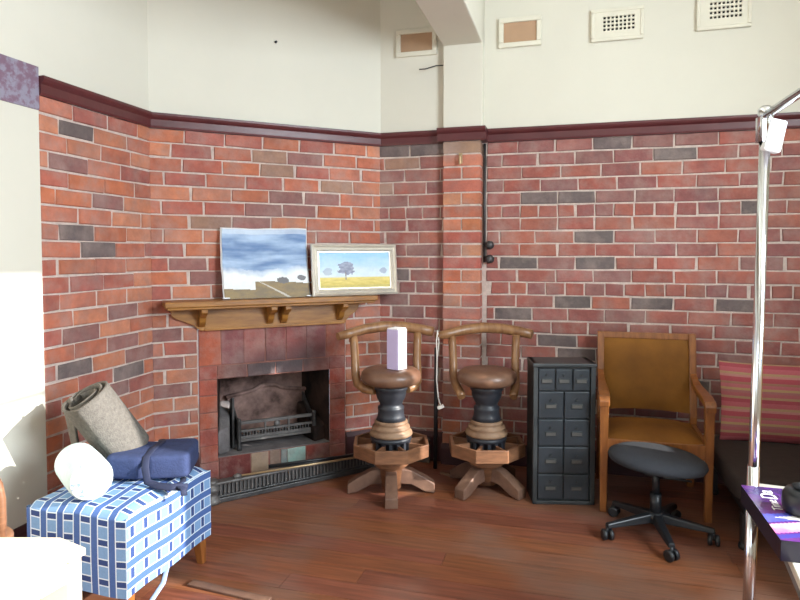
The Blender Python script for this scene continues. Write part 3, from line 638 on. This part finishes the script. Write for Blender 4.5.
# ------------------------------------------------------------------ black swivel stool
t = thing('swivel_stool', 'low backless office stool with black padded seat and five castors', 'stool', (1.305, 3.12, 0), 0)
m = MB(); T = Matrix.Translation((.005, 0, .402)) @ Matrix.Rotation(math.radians(5), 4, 'Y')
sx = [(0, .03), (.15, .03), (.205, .022), (.236, .004), (.242, -.012), (.232, -.03), (.2, -.04), (0, -.045)]
m.lathe(sx, 40, T=T @ Matrix.Diagonal((1, .92, 1, 1))); m.build('seat', M_fabric, t)
m = MB(); m.tube([(0, 0, .11), (0, 0, .22)], .028, 16); m.tube([(0, 0, .2), (0, 0, .35)], .018, 16); m.box((-.07, -.05, .326), (.07, .05, .34)); m.build('gas_column', M_plastic, t)
m = MB(); m.tube([(.03, -.02, .305), (.12, -.04, .30), (.16, -.05, .295)], .006, 8); m.build('height_lever', M_plastic, t)
m = MB(); m.lathe([(0, .125), (.04, .125), (.045, .10), (.04, .07), (0, .07)], 20); m.build('hub', M_plastic, t)
for i in range(5):
    a = math.radians(-97 + 72 * i); R_ = .272; m = MB(); T = Matrix.Rotation(a, 4, 'Z')
    s0 = [T @ Vector(p) for p in ((.02, -.026, .075), (.02, .026, .075), (.02, .02, .122), (.02, -.02, .122))]; s1 = [T @ Vector(p) for p in ((R_, -.018, .062), (R_, .018, .062), (R_, .013, .085), (R_, -.013, .085))]
    m.hexa([tuple(p) for p in s0], [tuple(p) for p in s1]); leg = m.build('base_arm', M_plastic, t, bevel=.006)
    m = MB(); c = T @ Vector((R_ - .005, 0, .028)); ax = T @ Matrix.Rotation(.6 + i, 4, 'Z') @ Vector((0, 1, 0))
    for k in (-1, 1): m.tube([c + ax * k * .006, c + ax * k * .012, c + ax * k * .024, c + ax * k * .028], [.024, .028, .028, .020], 16)
    m.tube([c, c + Vector((0, 0, .04))], .009, 8); m.build('castor', M_plastic, leg)

# ------------------------------------------------------------------ dark sofa with striped cushion
t = thing('low_sofa', 'dark brown low sofa seat on black legs, at the right by the brick wall', 'sofa', RW(2.07, .2), aR)
SW = .74
def pillow(hx, hy, hz, n=3.2): return lambda a, b: None
def soft_box(mb, c, h, e=.35, seg=28, T=None):
    def sp(v, p): return math.copysign(abs(v) ** p, v)
    T = T or Matrix.Identity(4)
    mb.grid(lambda a, b: T @ Vector((c[0] + h[0] * sp(math.cos(PI * (b - .5)), e) * sp(math.cos(2 * PI * a), e), c[1] + h[1] * sp(math.cos(PI * (b - .5)), e) * sp(math.sin(2 * PI * a), e), c[2] + h[2] * sp(math.sin(PI * (b - .5)), e))), seg * 2, seg, wrapu=True)
m = MB(); soft_box(m, (0, -.36, .288), (SW, .43, .07), .25); m.build('seat', M_brown, t)
m = MB(); m.box((-SW + .04, -.74, .17), (SW - .04, .04, .225)); m.build('frame', M_plastic, t, bevel=.006)
for x in (-SW + .05, SW - .05):
    for y in (-.72, .0):
        m = MB(); m.box((x - .022, y - .022, .03), (x + .022, y + .022, .18)); lg = m.build('leg', M_plastic, t, bevel=.004)
        m = MB(); m.lathe([(0, 0), (.028, 0), (.032, .012), (.028, .03), (0, .034)], 14, c=(x, y)); m.build('foot', M_plastic, lg)
m = MB(); m.box((-SW + .12, .03, .22), (SW - .02, .12, .54)); m.build('backrest', M_brown, t, bevel=.03)
STR = [((186, 100, 108), 4), ((170, 80, 90), 3), ((176, 142, 110), 2), ((180, 104, 108), 3), ((172, 112, 112), 2), ((184, 152, 110), 2), ((190, 110, 116), 3), ((164, 120, 100), 2), ((178, 84, 94), 4), ((192, 132, 128), 2), ((178, 146, 112), 2)]
seq = [c for c, n in STR for _ in range(n)]
t = thing('striped_cushion', 'red pink and mustard striped cushion leaning at back of dark sofa', 'cushion', RW(1.765, .275, .358), aR)
m = MB(Matrix.Rotation(-.14, 4, 'X'))
for s_ in (-1, 1):
    m.grid(lambda a, b: ((a - .5) * .74 * (1 - .03 * math.sin(PI * b)), s_ * (.004 + .065 * ((1 - (2 * a - 1) ** 4) * (1 - (2 * b - 1) ** 4)) ** .6), b * .44 + .012 * (abs(2 * a - 1) ** 3) * (2 * b - 1)), 24, 66, colfn=lambda a, b: rgb(*seq[int(b * 66) % len(seq)]))
m.build('cover', M_cloth, t)

# ------------------------------------------------------------------ ottoman
C0 = Vector((-1.045, 2.325, 0)); ang = math.radians(-15.7)
t = thing('plaid_ottoman', 'square ottoman covered in blue and white plaid on wooden legs', 'ottoman', C0, ang)
ex = Vector((math.cos(ang), math.sin(ang), 0))
SX, SY, Z0, Z1 = .475, .57, .12, .45                 # local: x from -SX to 0, y from 0 to SY
WHT, BND, SQ, DRK = (206, 218, 228), (74, 100, 154), (118, 152, 192), (54, 72, 120)
def bands(L, per, spec, off=0.0):                   # break positions and codes along one direction
    out = []; x = -off
    while x < L:
        for wd, code in spec:
            a, b = max(x, 0), min(x + wd, L)
            if b - a > 1e-4: out.append((a, b, code))
            x += wd
    return out
SPB = [(.028, 'b'), (.005, 'w'), (.043, 's'), (.005, 'w')]      # bands of the cloth
SPS = [(.046, 's'), (.005, 'w'), (.022, 'd'), (.005, 'w')]      # squares within a band
def plaid_col(cb, cs):
    if cb == 'b': return BND
    if cb == 'w' or cs == 'w': return WHT
    return SQ if cs == 's' else DRK
mb = MB(); r_ = .022
def warp(p):                                        # puffy soft box: bulge, rounded rims
    x, y, z = p; cx, cy = -SX / 2, SY / 2; nx, ny, nz = (x - cx) / (SX / 2), (y - cy) / (SY / 2), (z - (Z0 + Z1) / 2) / ((Z1 - Z0) / 2)
    k = 4
    def rd(a, b): return 1 - .018 * max(0, abs(b) - .8) / .2 * 1.6 if abs(a) > .8 else 1
    bx = 1 + .012 * (1 - nz * nz) * (1 - ny ** 2); by = 1 + .012 * (1 - nz * nz) * (1 - nx ** 2)
    rz = 1 - .06 * (max(0, abs(nx) - .88) / .12) ** 2 * (nz > .9) - .06 * (max(0, abs(ny) - .88) / .12) ** 2 * (nz > .9)
    rx = (1 - .006 * (max(0, nz - .8) / .2) ** 2)
    zz = z + (.014 * (1 - nx ** 2) * (1 - ny ** 2) if nz > .95 else 0) + .004 * math.sin(x * 21 + y * 17)
    return (cx + (x - cx) * bx * rx, cy + (y - cy) * by * rx, (zz - Z0) * (rz if nz > 0 else 1) + Z0)
def panel(fn, A, B, colfn, sub=.03):
    for a0, a1, ca in A:
        for b0, b1, cb in B:
            na = max(1, int((a1 - a0) / sub)); nb = max(1, int((b1 - b0) / sub))
            for i in range(na):
                for j in range(nb):
                    P = lambda s, q_: warp(fn(a0 + (a1 - a0) * (i + s) / na, b0 + (b1 - b0) * (j + q_) / nb))
                    mb.face([P(0, 0), P(1, 0), P(1, 1), P(0, 1)], 0, rgb(*colfn(ca, cb)), True)
HT = Z1 - Z0
Ab = bands(SX, 0, SPB, .01); Lb = bands(SY, 0, SPS, .0); Fb = bands(HT, 0, SPS, .02); Rb = bands(HT, 0, SPB, .055); Rs = bands(SY, 0, SPS, .03)
panel(lambda s, q_: (-SX + s, SY - q_, Z1), Ab, Lb, plaid_col)                       # top, bands run front to back
panel(lambda s, q_: (-SX + s, 0, Z1 - q_), Ab, Fb, plaid_col)                        # front, the same bands fall over the edge
panel(lambda s, q_: (-SX + s, SY, Z1 - q_), Ab, Fb, plaid_col)
panel(lambda s, q_: (0, q_, Z1 - s), Rb, Rs, plaid_col)                              # right side, bands level
panel(lambda s, q_: (-SX, q_, Z1 - s), Rb, Rs, plaid_col)
bmesh.ops.remove_doubles(mb.bm, verts=mb.bm.verts[:], dist=.0008)
mb.build('plaid_cover', M_cloth, t)
m = MB(); m.box((-SX + .01, .01, Z0 - .005), (-.01, SY - .01, Z0 + .03)); m.build('underside', M_strap, t)
for x in (-SX + .04, -.04):
    for y in (.04, SY - .04):
        m = MB(); dx = -.012 if x < -.2 else .012
        m.hexa([(x - .015 + dx, y - .015, 0), (x + .015 + dx, y - .015, 0), (x + .015 + dx, y + .015, 0), (x - .015 + dx, y + .015, 0)], [(x - .024, y - .024, Z0), (x + .024, y - .024, Z0), (x + .024, y + .024, Z0), (x - .024, y + .024, Z0)]); m.build('leg', M_arm, t, bevel=.003)
m = MB(); P = [(-.02, .27, Z0 + .0), (-.005, .22, .07), (-.02, .14, .012), (-.05, .02, .004), (-.07, -.06, .004)]
m.tube(P, .011, 8, squash=.2); m.build('tie_strap', mat('pale_blue_tape', (150, 172, 206), .8), t)

# things on the ottoman
def axis_T(p0, p1, roll=0):
    d = (Vector(p1) - Vector(p0)); return Matrix.Translation(p0) @ d.to_track_quat('Z', 'Y').to_matrix().to_4x4() @ Matrix.Rotation(roll, 4, 'Z'), d.length
t = thing('rolled_mat', 'rolled grey woven mat leaning on the wall at the back of the ottoman', 'mat', (-1.245, 2.77, .46))
p0 = Vector((-.145, -.07, .355)); p1 = Vector((-.01, .04, .08)); T, Ln = axis_T(p0, p1)
m = MB(T); turns = 2.6; nS = 90
def spir(a, b):
    th = a * turns * 2 * PI; r = .055 + .078 * a; rr_ = r * (1 + .03 * math.sin(th * 2))
    return (rr_ * math.cos(th), rr_ * math.sin(th) * .86, b * Ln + .006 * math.sin(th * 1.5) * (1 - b))
m.grid(spir, nS, 14); o = m.build('mat_roll', M_mat, t, fix=False); s = o.modifiers.new('thick', 'SOLIDIFY'); s.thickness = .012; s.offset = 0
m = MB(T); m.lathe([(0, .03), (.058, .03), (.058, Ln), (0, Ln)], 20); m.build('mat_core', M_matd, t)
m = MB(); m.grid(lambda a, b: (-.262 + .055 * a * (1 - .3 * b) + .03 * b, -.03 - .03 * a + .02 * b, .315 + .035 * a - .215 * b), 6, 8); o = m.build('loose_flap', M_mat, t); o.modifiers.new('thick', 'SOLIDIFY').thickness = .01
t = thing('towel_roll', 'pale blue rolled towel lying at the front left on the ottoman', 'towel', (-1.305, 2.51, .462))
T, Ln = axis_T(Vector((-.095, .125, .092)), Vector((.088, -.095, .088))); m = MB(T)
m.lathe([(0, .01), (.05, .004), (.076, .012), (.084, .03), (.086, Ln * .5), (.084, Ln - .02), (.078, Ln)], 32); m.build('roll', M_towel, t)
m = MB(T); m.lathe([(.078, Ln), (.07, Ln + .006), (.045, Ln + .002), (.04, Ln + .007), (.02, Ln + .003), (0, Ln + .006)], 32); m.build('printed_end', M_towel2, t)
t = thing('navy_bag', 'navy blue soft bag lying folded on the plaid ottoman', 'bag', (-1.085, 2.695, .472), math.radians(0))
m = MB(); soft_box(m, (-.085, .02, .056), (.092, .12, .054), .32, T=Matrix.Rotation(-.1, 4, 'Z')); m.build('left_pouch', M_navy, t)
m = MB(); soft_box(m, (.075, .045, .056), (.092, .135, .054), .28, T=Matrix.Rotation(.14, 4, 'Z')); m.build('right_pouch', M_navy, t)
m = MB(); m.tube([(-.02, .15, .108), (0, .1, .114), (.0, .0, .114), (.0, -.08, .104), (.01, -.115, .07), (.02, -.12, .012), (.07, -.145, .004), (.13, -.16, .004), (.2, -.15, .0)], .016, 8, squash=.22); m.build('strap', M_strap, t)
m = MB(); m.tube([(.15, -.06, .006), (.165, -.1, .006), (.15, -.14, .006), (.19, -.175, .004), (.2, -.19, -.02)], .013, 8, squash=.25); m.build('strap', M_strap, t)

# ------------------------------------------------------------------ pale table and bentwood chair at the lower left
ta = math.radians(52); TP = Vector((-.905, 1.755, 0))
t = thing('pale_table', 'pale blond wooden table corner at the lower left, in front of ottoman', 'table', TP, 0)
top = [(0, 0), (-.11, .065), (-.62, .07), (-.72, -.45), (-.16, -.42), (-.02, -.035)]
m = MB(); m.prism(top, 'z', .578, .6); m.build('table_top', M_pine, t, bevel=.004)
m = MB(); m.prism([(-.02, -.04), (-.035, -.035), (-.17, -.40), (-.155, -.405)], 'z', .525, .578); m.build('apron', M_pine, t)
for (x, y) in ((-.062, -.022), (-.60, .03), (-.66, -.40), (-.20, -.38)):
    m = MB(); m.box((x - .042, y - .035, 0), (x + .042, y + .035, .578)); m.build('leg', M_pine, t, bevel=.004)
t = thing('bentwood_chair', 'brown bentwood chair back at the far left behind the pale table', 'chair', (-1.515, 2.12, 0), math.radians(20))
m = MB(); m.lathe([(0, .45), (.13, .45), (.145, .44), (.145, .425), (0, .425)], 28); m.build('seat', M_stoolw, t)
m = MB(); P = [(.135, -.12, .43), (.142, -.125, .55)] + [(.142 * math.cos(a), -.125, .62 + .16 * math.sin(a)) for a in [PI * k / 10 for k in range(11)]] + [(-.142, -.125, .55), (-.135, -.12, .43)]
m.tube(P, .014, 10); m.build('hoop_back', M_stoolw, t)
for a in (45, 135, 225, 315):
    a = math.radians(a); m = MB(); m.tube([(.14 * math.cos(a), .14 * math.sin(a), .43), (.17 * math.cos(a), .17 * math.sin(a), 0)], [.016, .012], 10); m.build('leg', M_stoolw, t)
mb = MB(); mb.box((-.2, -.022, 0), (.2, .022, .012)); tag(mb.build('timber_strip', M_foot, loc=(-.73, 2.585, 0), rotz=-.36, bevel=.003), 'flat timber strip lying on floor beside the ottoman', 'timber')

# ------------------------------------------------------------------ chrome clothes rack
t = thing('clothes_rack', 'chrome clothes rack pole and rail standing at the right', 'clothes rack', (1.157, 2.0, 0), 0)
DR = Vector((-.25, -1.0, 0)).normalized()
m = MB(); m.tube([(-.012, 0, .05), (.0, 0, .9), (.012, 0, 1.86)], .0165, 20); m.build('pole', M_chrome, t)
m = MB(); P = Vector((.012, 0, 1.885)); m.tube([P - DR * .03, P + DR * 1.3], .0135, 16); m.build('rail', M_chrome, t)
m = MB(); m.tube([(-.012, 0, .05), (-.0026, 0, .75)], .0182, 20); q0 = Vector((-.012, 0, 0)) + DR * 1.25
m.build('sleeve', M_chrome, t)
m = MB(); m.tube([q0 + Vector((0, 0, .05)), q0 + Vector((.024, 0, 1.89))], .0165, 16); m.build('pole', M_chrome, t)
for q0 in (Vector((-.012, 0, 0)), Vector((-.012, 0, 0)) + DR * 1.25):
    m = MB(); m.tube([q0 + E1 * -.22 + Vector((0, 0, .04)), q0 + E1 * .22 + Vector((0, 0, .04))], .014, 12); ft = m.build('base_bar', M_chrome, t)
    for s_ in (-1, 1):
        m = MB(); m.tube([q0 + E1 * .2 * s_ + Vector((0, -.012, .022)), q0 + E1 * .2 * s_ + Vector((0, .012, .022))], .022, 14); m.build('castor', M_plastic, ft)
m = MB(); m.tube([(.012, 0, 1.80), (.012, 0, 1.885), (.012, 0, 1.905), (.012, 0, 1.915)], [.021, .023, .023, .012], 16); m.box((-.008, -.02, 1.80), (.002, .02, 1.88)); m.build('corner_joint', M_chrome, t)
m = MB(Matrix.Translation((.03, -.012, 1.82)) @ Matrix.Rotation(.22, 4, 'Y')); m.box((-.026, -.016, -.055), (.03, .016, .05)); m.build('clamp', M_white, t, bevel=.008)

# ------------------------------------------------------------------ table with printed box at the lower right
TO = Vector((1.212, 2.077, 0))
t = thing('side_table', 'light topped table edge at the lower right under a printed box', 'table', TO, aR - .12)
m = MB(); m.box((.0, -.75, .64), (.75, 0, .665)); m.build('table_top', mat('white_laminate', (214, 206, 192), .4, var=.04), t, bevel=.003)
m = MB(); m.box((.02, -.72, .57), (.73, -.03, .64)); m.build('apron', M_ash, t)
for x in (.16, .71):
    for y in (-.70, -.08):
        m = MB(); m.box((x - .018, y - .018, 0), (x + .018, y + .018, .58)); m.build('leg', M_plastic, t, bevel=.003)
t = thing('printed_box', 'glossy purple and pink printed box lying on table at lower right', 'box', Vector((1.067, 1.914, .666)), aR)
BW, BL, BH = .34, .385, .054
def cover(u, v):
    c = mixc(rgb(48, 36, 92), rgb(104, 52, 128), .5 + fbm(u * 4, v * 4, 3)); d = v - .35 * u
    if .28 < d < .42: c = mixc(rgb(66, 72, 170), rgb(96, 100, 200), .5 + fbm(u * 7, v * 3, 5))
    if .10 < d < .25: c = mixc(rgb(210, 110, 168), rgb(236, 176, 206), .5 + fbm(u * 5, v * 5, 6))
    if u > .30 + (.25 - d) * 2 and .16 < d < .36: c = rgb(222, 216, 214)
    if v > .82 and u > .45: c = mixc(rgb(226, 214, 226), rgb(224, 140, 186), (u - .45) < .12)
    if .02 < d < .08: c = rgb(72, 64, 150)
    return c
m = MB(); m.grid(lambda a, b: (a * BW, -BL + b * BL, BH), 60, 84, colfn=cover, smooth=False); m.build('lid_print', M_gloss, t)
m = MB(); m.box((0, -BL, 0), (BW, 0, BH - .0006)); m.build('carton', mat('deep_violet_card', (24, 20, 40), .3, var=.25, scale=14), t, bevel=.001)
def text(s, size, M, parent, name, material):
    cu = bpy.data.curves.new(name, 'FONT'); cu.body = s; cu.size = size; cu.extrude = .0004
    tmp = bpy.data.objects.new('tmp', cu); C.objects.link(tmp)
    me = bpy.data.meshes.new_from_object(tmp.evaluated_get(bpy.context.evaluated_depsgraph_get())); bpy.data.objects.remove(tmp)
    me.materials.clear(); me.materials.append(material)
    o = bpy.data.objects.new(name, me); C.objects.link(o); o.parent = parent; o.matrix_local = M; return o
text('Time', .038, Matrix.Translation((.066, -.185, BH + .0005)) @ Matrix.Rotation(PI / 2, 4, 'Z'), t, 'lettering', M_white)
text('Da', .06, Matrix.Translation((.075, -.10, BH + .0005)) @ Matrix.Rotation(PI / 2, 4, 'Z'), t, 'lettering', M_white)
t = thing('black_canister', 'rounded black canister standing on the printed box at right edge', 'canister', Vector((1.125, 1.705, .721)), 0)
m = MB(); m.lathe([(0, 0), (.042, 0), (.05, .008), (.053, .03), (.051, .052), (.042, .066), (0, .07)], 28); m.build('body', M_plastic, t)
m = MB(); m.lathe([(.0, .069), (.026, .07), (.028, .076), (0, .08)], 20); m.build('cap', M_fabric, t)

# unseen cupboard added on the right to block window light from the sofa corner
t = thing('shade_cupboard', 'unseen wooden cupboard added past the right edge to block light', 'cupboard', RW(2.22, 1.34), aR)
m = MB(); m.box((-.62, -.2, .06), (.62, .2, 1.35)); m.box((-.60, -.18, 0), (.60, .18, .06)); m.build('body', M_oak, t, bevel=.005)
for x in (-.61, .005):
    m = MB(); m.box((x, -.218, .08), (x + .605, -.2, 1.32)); m.build('door', M_oak, t, bevel=.004)
